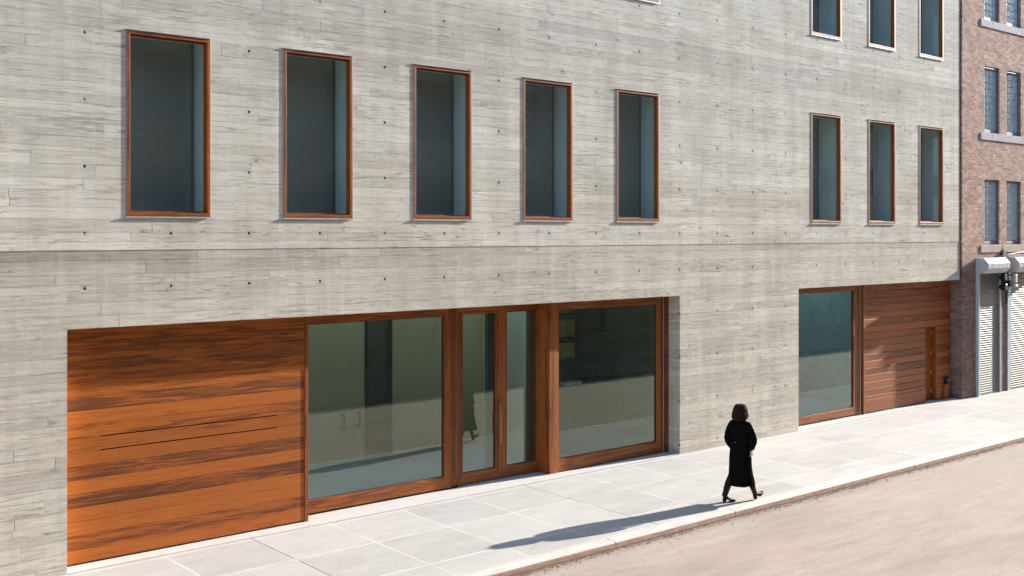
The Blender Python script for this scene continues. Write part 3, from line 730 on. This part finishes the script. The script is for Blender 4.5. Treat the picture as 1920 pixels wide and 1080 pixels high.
m_ = MB(); b = [(33.40, YB - .002, 3.99), (33.90, YB - .002, 3.99), (33.86, YB - .12, 3.99), (33.44, YB - .12, 3.99)]
m_.loft([b, [(33.63, YB - .002, 4.24), (33.66, YB - .002, 4.24), (33.66, YB - .03, 4.24), (33.63, YB - .03, 4.24)]])
tag(m_.build('cable_bracket', plain('dark_slate_paint', (.03, .032, .038), .95)), 'small dark pyramid bracket above the gap between shutter hoods', 'bracket')
cb = MB(); cb.tube([(33.0, -.22, 4.02), (33.6, -.25, 4.08), (34.2, -.28, 4.13), (35., -.32, 4.16), (36.5, -.36, 4.20), (40, -.36, 4.3)], .017, 6); cb.tube([(33.64, -.03, 4.24), (33.62, -.03, 4.36)], .016, 8)
tag(cb.build('overhead_cable', M['hood'], smooth=True), 'pale cable sagging above the white shutter hoods', 'cable')

# ------------------------------------------------------------------ buildings across the street (mirrored in the glass)
def across(x0, x1, yf, hgt, mt, lab, pitch, ww):
    t = thing('facing_building', lab, 'building', group='buildings across the street mirrored in the glass')
    hs = []; x = x0 + 1.
    while x + ww < x1 - .6:
        for z in [4.6 + 3.4 * k for k in range(int((hgt - 6) / 3.4) + 1)]: hs.append((x, x + ww, z, z + 2.1))
        hs.append((x, x + ww * 1.1, .6, 3.3)); x += pitch
    m2 = MB(); wall_holes(m2, x0, x1, -.2, hgt, hs, 0, .15)
    m2.v = [(a, yf - bq, c) for a, bq, c in m2.v]
    m2.face([(x0, yf, -.2), (x0, yf - 12, -.2), (x0, yf - 12, hgt), (x0, yf, hgt)]); m2.face([(x1, yf, -.2), (x1, yf - 12, -.2), (x1, yf - 12, hgt), (x1, yf, hgt)])
    m2.face([(x0, yf, hgt), (x1, yf, hgt), (x1, yf - 12, hgt), (x0, yf - 12, hgt)])
    m2.build('wall', mt, t, fix=False)
    g_ = MB()
    for a, b_, c, d in hs: g_.box(a, b_, yf - .16, yf - .14, c, d)
    g_.build('pane', M['dark_glass'], t)
    return t
across(-30, 23, -16.4, 19, mat_brick('brown_brick', (.26, .20, .15), (.20, .155, .12), (.3, .27, .22)), 'brown brick block facing the gallery, only seen mirrored in its windows', 3.1, 1.3)
across(23.1, 52, -16.4, 16, mat_brick('grey_brick', (.28, .27, .25), (.22, .21, .2), (.32, .31, .3)), 'grey block facing the gallery, mirrored in the far window pane', 4.2, 1.9)
across(52.1, 110, -16.4, 20, mat_brick('dark_red_brick', (.20, .09, .07), (.13, .06, .05), (.2, .17, .15)), 'dark red block far down the facing side, mirrored in the glass', 3.6, 1.5)

# ------------------------------------------------------------------ the walking woman
PX, PY, PZ = 16.90, -3.19, -.1085
PR = thing('person', 'woman in a long black coat and brown knee boots striding along the kerb edge', 'person', (PX, PY, PZ))
def mat_wool():
    s = NT('black_wool'); c = s.coord(); n = s.noise(c, 40, 3, .6)
    d = s.n('ShaderNodeBsdfDiffuse'); s.put(d.inputs['Color'], s.ramp(n, [(.3, (.006, .006, .007)), (.7, (.011, .011, .012))]))
    s.put(d.inputs['Normal'], s.bump(s.noise(c, 260, 2), .001)); s.t.links.new(d.outputs[0], s.out.inputs[0]); return s.m
M['coat'] = mat_wool()
M['skin'] = plain('skin', (.50, .31, .23), .55, var=.04)
M['pale_hand'] = plain('white_hand', (.88, .88, .88), .7, var=.03)  # near-white colour for the hands
M['hose'] = plain('dark_hosiery', (.015, .012, .012), .8)
M['boot'] = plain('polished_brown_leather', (.020, .008, .006), .40, var=.35, scale=18, bump=.004)
M['boot'].node_tree.nodes['Principled BSDF'].inputs['Specular IOR Level'].default_value = .16
def mat_hair():
    s = NT('dark_brown_hair'); c = s.coord(); x, y, z = s.xyz(c)
    n = s.noise(s.vec(s.mul(x, 60), s.mul(y, 60), s.mul(z, 14)), 1., 4, .6, 1.)
    col = s.ramp(n, [(.3, (.008, .004, .002)), (.55, (.045, .018, .009)), (.75, (.14, .060, .030))])
    return s.bsdf(col, .7, s.bump(n, .006, .8), spec=.2)
M['hair'] = mat_hair()

def skin_body():
    J = []; E_ = []; 
    def v(p, r, parent=None):
        J.append((Vector(p), r)); 
        if parent is not None: E_.append((parent, len(J) - 1))
        return len(J) - 1
    pel = v((-.10, .0, .93), (.125, .10))
    sp1 = v((-.095, 0, 1.08), (.115, .085), pel); sp2 = v((-.09, 0, 1.24), (.125, .095), sp1); ch = v((-.085, 0, 1.36), (.12, .085), sp2)
    nk = v((-.078, 0, 1.455), (.052, .052), ch); nk2 = v((-.068, 0, 1.50), (.05, .05), nk)
    hd = v((-.058, 0, 1.56), (.070, .078), nk2); hd2 = v((-.062, 0, 1.635), (.082, .092), hd); hd3 = v((-.068, 0, 1.695), (.060, .066), hd2)
    for sg, hip, kn, an, toe in ((-1, (-.10, -.085, .86), (.085, -.095, .50), (.19, -.105, .12), (.26, -.115, .09)), (1, (-.10, .085, .86), (-.17, .105, .48), (-.355, .125, .10), (-.28, .08, .045))):
        a = v(hip, (.085, .09), pel); b = v([(p * .5 + q * .5) for p, q in zip(hip, kn)], (.070, .075), a)
        c = v(kn, (.05, .052), b); d = v([(p * .6 + q * .4) for p, q in zip(kn, an)], (.046, .05), c); e = v(an, (.032, .034), d); v(toe, (.032, .022), e)
    hands = []
    for sg, sh, el, wr in ((-1, (-.09, -.165, 1.385), (-.050, -.250, 1.12), (-.085, -.245, .970)), (1, (-.09, .165, 1.385), (-.155, .245, 1.12), (-.035, .215, .945))):
        a = v(sh, (.052, .052), ch); b = v([(p + q) / 2 for p, q in zip(sh, el)], (.044, .044), a); c = v(el, (.037, .037), b)
        d = v([(p + q) / 2 for p, q in zip(el, wr)], (.034, .034), c); e = v(wr, (.024, .027), d)
        w = Vector(wr); pm = v(w + Vector((.014, 0, -.050)), (.019, .034), e); hands.append(pm)
        for k in range(4):
            ox = -.027 + .018 * k; L = (.058, .068, .072, .062)[k]
            f0 = v(w + Vector((.012 + ox, .0, -.088)), (.0085, .0085), pm)
            f1 = v(w + Vector((.018 + ox, -sg * .010, -.088 - L * .5)), (.008, .008), f0)
            v(w + Vector((.022 + ox, -sg * .028, -.088 - L * .85)), (.0065, .0065), f1)
        t0 = v(w + Vector((.045, -sg * .008, -.045)), (.0105, .0105), pm); t1 = v(w + Vector((.058, -sg * .015, -.078)), (.0095, .0095), t0); v(w + Vector((.060, -sg * .022, -.102)), (.008, .008), t1)
    me = bpy.data.meshes.new('tmp'); me.from_pydata([p for p, r in J], E_, []); o = bpy.data.objects.new('tmp', me); COL.objects.link(o)
    md = o.modifiers.new('s', 'SKIN'); md.use_smooth_shade = True; md.branch_smoothing = .3
    for i, (p, r) in enumerate(J): me.skin_vertices[0].data[i].radius = r
    me.skin_vertices[0].data[0].use_root = True
    ss = o.modifiers.new('ss', 'SUBSURF'); ss.levels = 2; ss.render_levels = 2
    bpy.context.view_layer.update(); dg = bpy.context.evaluated_depsgraph_get()
    m2 = bpy.data.meshes.new_from_object(o.evaluated_get(dg)); m2.name = 'body'
    bpy.data.objects.remove(o)
    m2.materials.clear()
    for k in ('skin', 'pale_hand', 'hose'): m2.materials.append(M[k])
    for p in m2.polygons:
        c = p.center; p.use_smooth = True
        p.material_index = 1 if (c.z < .935 and c.z > .7 and abs(c.y) > .19) else (2 if c.z < 1.0 else 0)
    # pull a nose, brow and chin out of the head
    for vt in m2.vertices:
        c = vt.co
        if c.z > 1.52 and c.x > -.01:
            d = math.hypot(c.y * 1.4, c.z - 1.60); c.x += .026 * math.exp(-(d / .018) ** 2)
            c.x -= .007 * math.exp(-((abs(c.y) - .032) ** 2 + (c.z - 1.628) ** 2) / .00025)
            c.x += .008 * math.exp(-((c.y) ** 2 + (c.z - 1.535) ** 2) / .0004)
    ob = bpy.data.objects.new('body', m2); COL.objects.link(ob); ob.parent = PR
    return ob
body = skin_body()
e_ = MB()
for sg in (-1, 1): e_.loft([[(.016 - .007 * (1 - q) , sg * .032 + .011 * q * math.cos(a), 1.628 + .006 * q * math.sin(a)) for a in [2 * math.pi * k / 10 for k in range(10)]] for q in (1., .6, .1)])
e_.build('eyes', M['black'], body)
MB().loft([[(.020, .022 * math.cos(a), 1.570 + .005 * math.sin(a)) for a in [2 * math.pi * k / 10 for k in range(10)]], [(.026, .016 * math.cos(a), 1.570 + .003 * math.sin(a)) for a in [2 * math.pi * k / 10 for k in range(10)]]]).build('mouth', plain('lips', (.35, .10, .09), .5), body)

# coat: lofted rings with folds, collar to hem
rnd = random.Random(5)
def ring(z, a, b, cx, cy=0., fold=0., yaw=0., n=56, ph=0., flare=0.):
    out = []
    for k in range(n):
        t = 2 * math.pi * k / n; r = 1 + fold * (math.sin(5 * t + ph) * .6 + math.sin(9 * t + 1.3 + ph) * .4)
        e = 2.25
        ct, st = math.cos(t), math.sin(t)
        rx = b * math.copysign(abs(ct) ** (2 / e), ct) * r; ry = a * math.copysign(abs(st) ** (2 / e), st) * r
        if ct > .2: rx *= 1 + flare
        x = cx + rx * math.cos(yaw) - ry * math.sin(yaw); y = cy + rx * math.sin(yaw) + ry * math.cos(yaw)
        out.append((x, y, z))
    return out
C = MB()
prof = [(1.470, .062, .060, -.080, 0, 0), (1.452, .088, .070, -.082, 0, 0), (1.430, .135, .085, -.085, 0, 0), (1.400, .182, .100, -.088, 0, 0), (1.350, .202, .115, -.09, .008, 0), (1.28, .205, .128, -.09, .012, 0),
        (1.20, .206, .132, -.09, .016, 0), (1.12, .200, .126, -.09, .014, .02), (1.06, .192, .124, -.09, .016, .04), (1.00, .190, .130, -.09, .020, .04), (.90, .200, .146, -.09, .026, .04), (.78, .206, .162, -.09, .034, .05),
        (.65, .205, .172, -.09, .042, .06), (.52, .207, .186, -.09, .050, .08), (.42, .216, .214, -.080, .060, .10), (.34, .222, .228, -.074, .066, .11), (.295, .224, .232, -.072, .068, .11)]
rings = [ring(z, a, b, cx, 0, f, -.03, ph=z * 1.2, flare=fl) for z, a, b, cx, f, fl in prof]
inner = [ring(z, a - .008, b - .008, cx, 0, f, -.03, ph=z * 1.2, flare=fl) for z, a, b, cx, f, fl in reversed(prof[-6:])]
C.loft(rings + inner, cap1=False)
coat = C.build('coat', M['coat'], PR, smooth=True)
def sleeve(pts, rads):
    # resample with Catmull style interpolation
    P_ = [Vector(p) for p in pts]; out = []; rr = []
    for i in range(len(P_) - 1):
        p0 = P_[max(i - 1, 0)]; p1 = P_[i]; p2 = P_[i + 1]; p3 = P_[min(i + 2, len(P_) - 1)]
        for k in range(5):
            t = k / 5; q = .5 * ((2 * p1) + (p2 - p0) * t + (2 * p0 - 5 * p1 + 4 * p2 - p3) * t * t + (3 * p1 - p0 - 3 * p2 + p3) * t ** 3)
            out.append(q); rr.append((rads[i] * (1 - t) + rads[i + 1] * t) * (1 + .05 * math.sin(i * 5 + k * 2.2)))
    out.append(P_[-1]); rr.append(rads[-1])
    m = MB(); m.tube(out, rr, 18); return m.build('sleeve', M['coat'], coat, smooth=True)
sleeve([(-.088, -.10, 1.395), (-.09, -.165, 1.375), (-.070, -.225, 1.26), (-.045, -.264, 1.12), (-.068, -.258, 1.04), (-.085, -.245, .968)], [.050, .066, .064, .060, .055, .050])
sleeve([(-.088, .10, 1.395), (-.09, .165, 1.375), (-.125, .215, 1.26), (-.150, .235, 1.11), (-.10, .225, 1.00), (-.04, .205, .93)], [.050, .066, .064, .060, .054, .046])
# collar
cl = MB(); cl.loft([ring(1.435, .085, .078, -.080, n=28), ring(1.485, .076, .070, -.078, n=28), ring(1.490, .070, .064, -.078, n=28), ring(1.44, .070, .064, -.08, n=28)], cap0=False, cap1=False); cl.build('collar', M['coat'], coat, smooth=True)
# half belt with button across the back
bl = MB(); a_, b_ = .195, .126
def bp(t, off): return (-.09 + (b_ + off) * math.cos(t), (a_ + off) * math.sin(t))
r4 = []
for k in range(15):
    t = math.pi * (.62 + .76 * k / 14); 
    x0, y0 = bp(t, .002); x1, y1 = bp(t, .014); r4.append([(x0, y0, 1.045), (x1, y1, 1.045), (x1, y1, 1.092), (x0, y0, 1.092)])
bl.loft(r4); bl.build('half_belt', M['coat'], coat)
MB().tube([(-.228, .008, 1.068), (-.236, .008, 1.068)], .012, 10).build('button', plain('horn_button', (.12, .12, .12), .3), coat)
# centre back seam vent and a loose lapel blowing forward on the street side
lp = MB(); lp.loft([[(-.03, -.15, 1.36), (-.02, -.165, 1.35), (.00, -.14, 1.34), (-.01, -.12, 1.35)], [(.02, -.175, 1.20), (.05, -.195, 1.19), (.06, -.16, 1.18), (.03, -.13, 1.18)], [(.04, -.18, 1.06), (.115, -.19, 1.04), (.12, -.16, 1.03), (.05, -.12, 1.05)], [(.02, -.16, .97), (.05, -.17, .965), (.05, -.14, .965), (.02, -.12, .97)]])
lp.build('front_flap', M['coat'], coat, smooth=True)

# boots
def boot(name, knee, ankle, heel, yaw, pitch, parent):
    m = MB(); kn, an = Vector(knee), Vector(ankle); pts = []; rr = []
    for k in range(9):
        t = k / 8; pts.append(kn.lerp(an, t) + Vector((-.018 * math.sin(math.pi * t), 0, 0))); rr.append(.062 - .018 * t + .008 * math.sin(math.pi * min(1, t * 1.4)) + .0022 * math.sin(k * 2.7))
    m.tube(pts, rr, 20)
    Rm = Matrix.Rotation(yaw, 3, 'Z') @ Matrix.Rotation(-pitch, 3, 'Y'); H = Vector(heel)
    def T(p): return H + Rm @ Vector(p)
    secs = [(-.012, .075, .020, .030), (.0, .075, .032, .042), (.03, .078, .038, .052), (.07, .070, .038, .048), (.11, .050, .038, .034), (.15, .036, .040, .026), (.19, .029, .036, .021), (.225, .025, .024, .016), (.242, .024, .010, .009)]
    rings = []
    for s_, zc, hw, hh in secs:
        rings.append([T((s_, hw * math.cos(a), max(zc + hh * math.sin(a), (.045 if s_ < .08 else .045 - (s_ - .08) * .55) if s_ < .15 else .006))) for a in [2 * math.pi * k / 16 for k in range(16)]])
    m.loft(rings)
    m.loft([[T(p) for p in ((-.012, -.022, 0), (.035, -.022, 0), (.035, .022, 0), (-.012, .022, 0))], [T(p) for p in ((-.014, -.028, .052), (.048, -.028, .050), (.048, .028, .050), (-.014, .028, .052))]])
    m.loft([[T(p) for p in ((.10, -.034, 0), (.205, -.030, .0), (.205, .030, .0), (.10, .034, 0))], [T(p) for p in ((.10, -.036, .012), (.21, -.032, .012), (.21, .032, .012), (.10, .036, .012))]])
    o = m.build(name, M['boot'], parent, smooth=True); return o
boot('boot', (-.20, .10, .46), (-.372, .137, .105), (-.385, .138, .003), R(-30), R(0), PR)
boot('boot', (.075, -.09, .46), (.205, -.105, .115), (.215, -.105, .006), R(-8), R(24), PR)

# hair: wavy shoulder-length volume built from many curls
hm = MB(); HC = Vector((-.088, 0, 1.618))
def HP(t):
    ks = [(0, .30), (.06, .66), (.15, .92), (.3, 1.06), (.5, 1.14), (.68, 1.24), (.82, 1.26), (.93, 1.14), (1.1, .8)]
    for (a0, b0), (a1, b1) in zip(ks[:-1], ks[1:]):
        if t <= a1: return b0 + (b1 - b0) * (t - a0) / (a1 - a0)
    return .9
rings = []
for i in range(15):
    t = i / 14; z = 1.745 - .285 * t
    pr_ = HP(t)
    a = .100 * pr_ ; b = .098 * pr_
    rr = []
    for k in range(40):
        th_ = 2 * math.pi * k / 40; f = 1 + .05 * math.sin(7 * th_ + 9 * t) + .04 * math.sin(13 * th_ - 14 * t)
        x = b * math.cos(th_) * f; y = a * math.sin(th_) * f
        if t > .25 and math.cos(th_) > .3: x = x * .30 - .01
        rr.append((HC.x + .012 - .02 * t + x, y, z))
    rings.append(rr)
hm.loft(rings)
for i in range(420):
    th_ = rnd.uniform(.18, 1.82) * math.pi; th_ = math.pi + (th_ - math.pi) * rnd.uniform(.5, 1.)
    ph = rnd.uniform(0, 6.28); sp_ = rnd.uniform(.92, 1.16); pts = []; L = rnd.uniform(.6, 1.10); t0 = rnd.uniform(0, .35)
    for k in range(12):
        t = t0 + (L - t0) * k / 11; z = 1.748 - .285 * t
        pr_ = HP(t)
        wv = .018 * math.sin(18 * t + ph)
        tt = th_ + .16 * math.sin(11 * t + ph * 1.7)
        pts.append((HC.x + .010 - .02 * t + (.097 * pr_ * (1 + (sp_ - 1) * t) + wv) * math.cos(tt), (.098 * pr_ * (1 + (sp_ - 1) * t) + wv) * math.sin(tt), z + .004 * math.sin(25 * t + ph)))
    hm.tube(pts, [.003] + [.0065 + .002 * math.sin(ph + k) for k in range(10)] + [.002], 5)
hm.build('hair', M['hair'], PR, smooth=True)

# ------------------------------------------------------------------ camera, light, world
F, CX, HY, VR = 2160., 960., 437.5, 3390.
th = math.atan((VR - CX) / F)
cam = bpy.data.cameras.new('camera'); co = bpy.data.objects.new('camera', cam); COL.objects.link(co)
cam.sensor_width = 36; cam.lens = 36 * F / 1920; cam.shift_y = (HY - 540) / 1920; cam.clip_end = 2000; cam.clip_start = .1
co.location = (0, -15.9327, 4.7); co.rotation_euler = (R(90), 0, th - R(90))
scene.camera = co
AZ, EL = R(6.0), R(17.6)       # sun comes along the street from the right, low
sd = Vector((math.cos(EL) * math.cos(AZ), -math.cos(EL) * math.sin(AZ), math.sin(EL)))
sun = bpy.data.lights.new('sun', 'SUN'); sun.energy = 5.0; sun.angle = R(.5); sun.color = (1., .925, .825)
so = bpy.data.objects.new('sun', sun); COL.objects.link(so); so.rotation_euler = sd.to_track_quat('Z', 'Y').to_euler()
w = bpy.data.worlds.new('World'); scene.world = w; w.use_nodes = True
nt = w.node_tree; sky = nt.nodes.new('ShaderNodeTexSky'); sky.sky_type = 'NISHITA'; sky.sun_disc = False
sky.sun_elevation = EL; sky.sun_rotation = math.atan2(sd.x, sd.y); sky.air_density = 1.0; sky.dust_density = .6; sky.ozone_density = 1.8
bg = nt.nodes['Background']; nt.links.new(sky.outputs[0], bg.inputs[0]); bg.inputs[1].default_value = .15
scene.view_settings.view_transform = 'Standard'; scene.view_settings.look = 'None'
scene.view_settings.exposure = 1.50; scene.view_settings.gamma = 1
scene.cycles.max_bounces = 8; scene.cycles.transparent_max_bounces = 16; scene.cycles.use_denoising = True
scene.cycles.caustics_reflective = False; scene.cycles.sample_clamp_indirect = 6
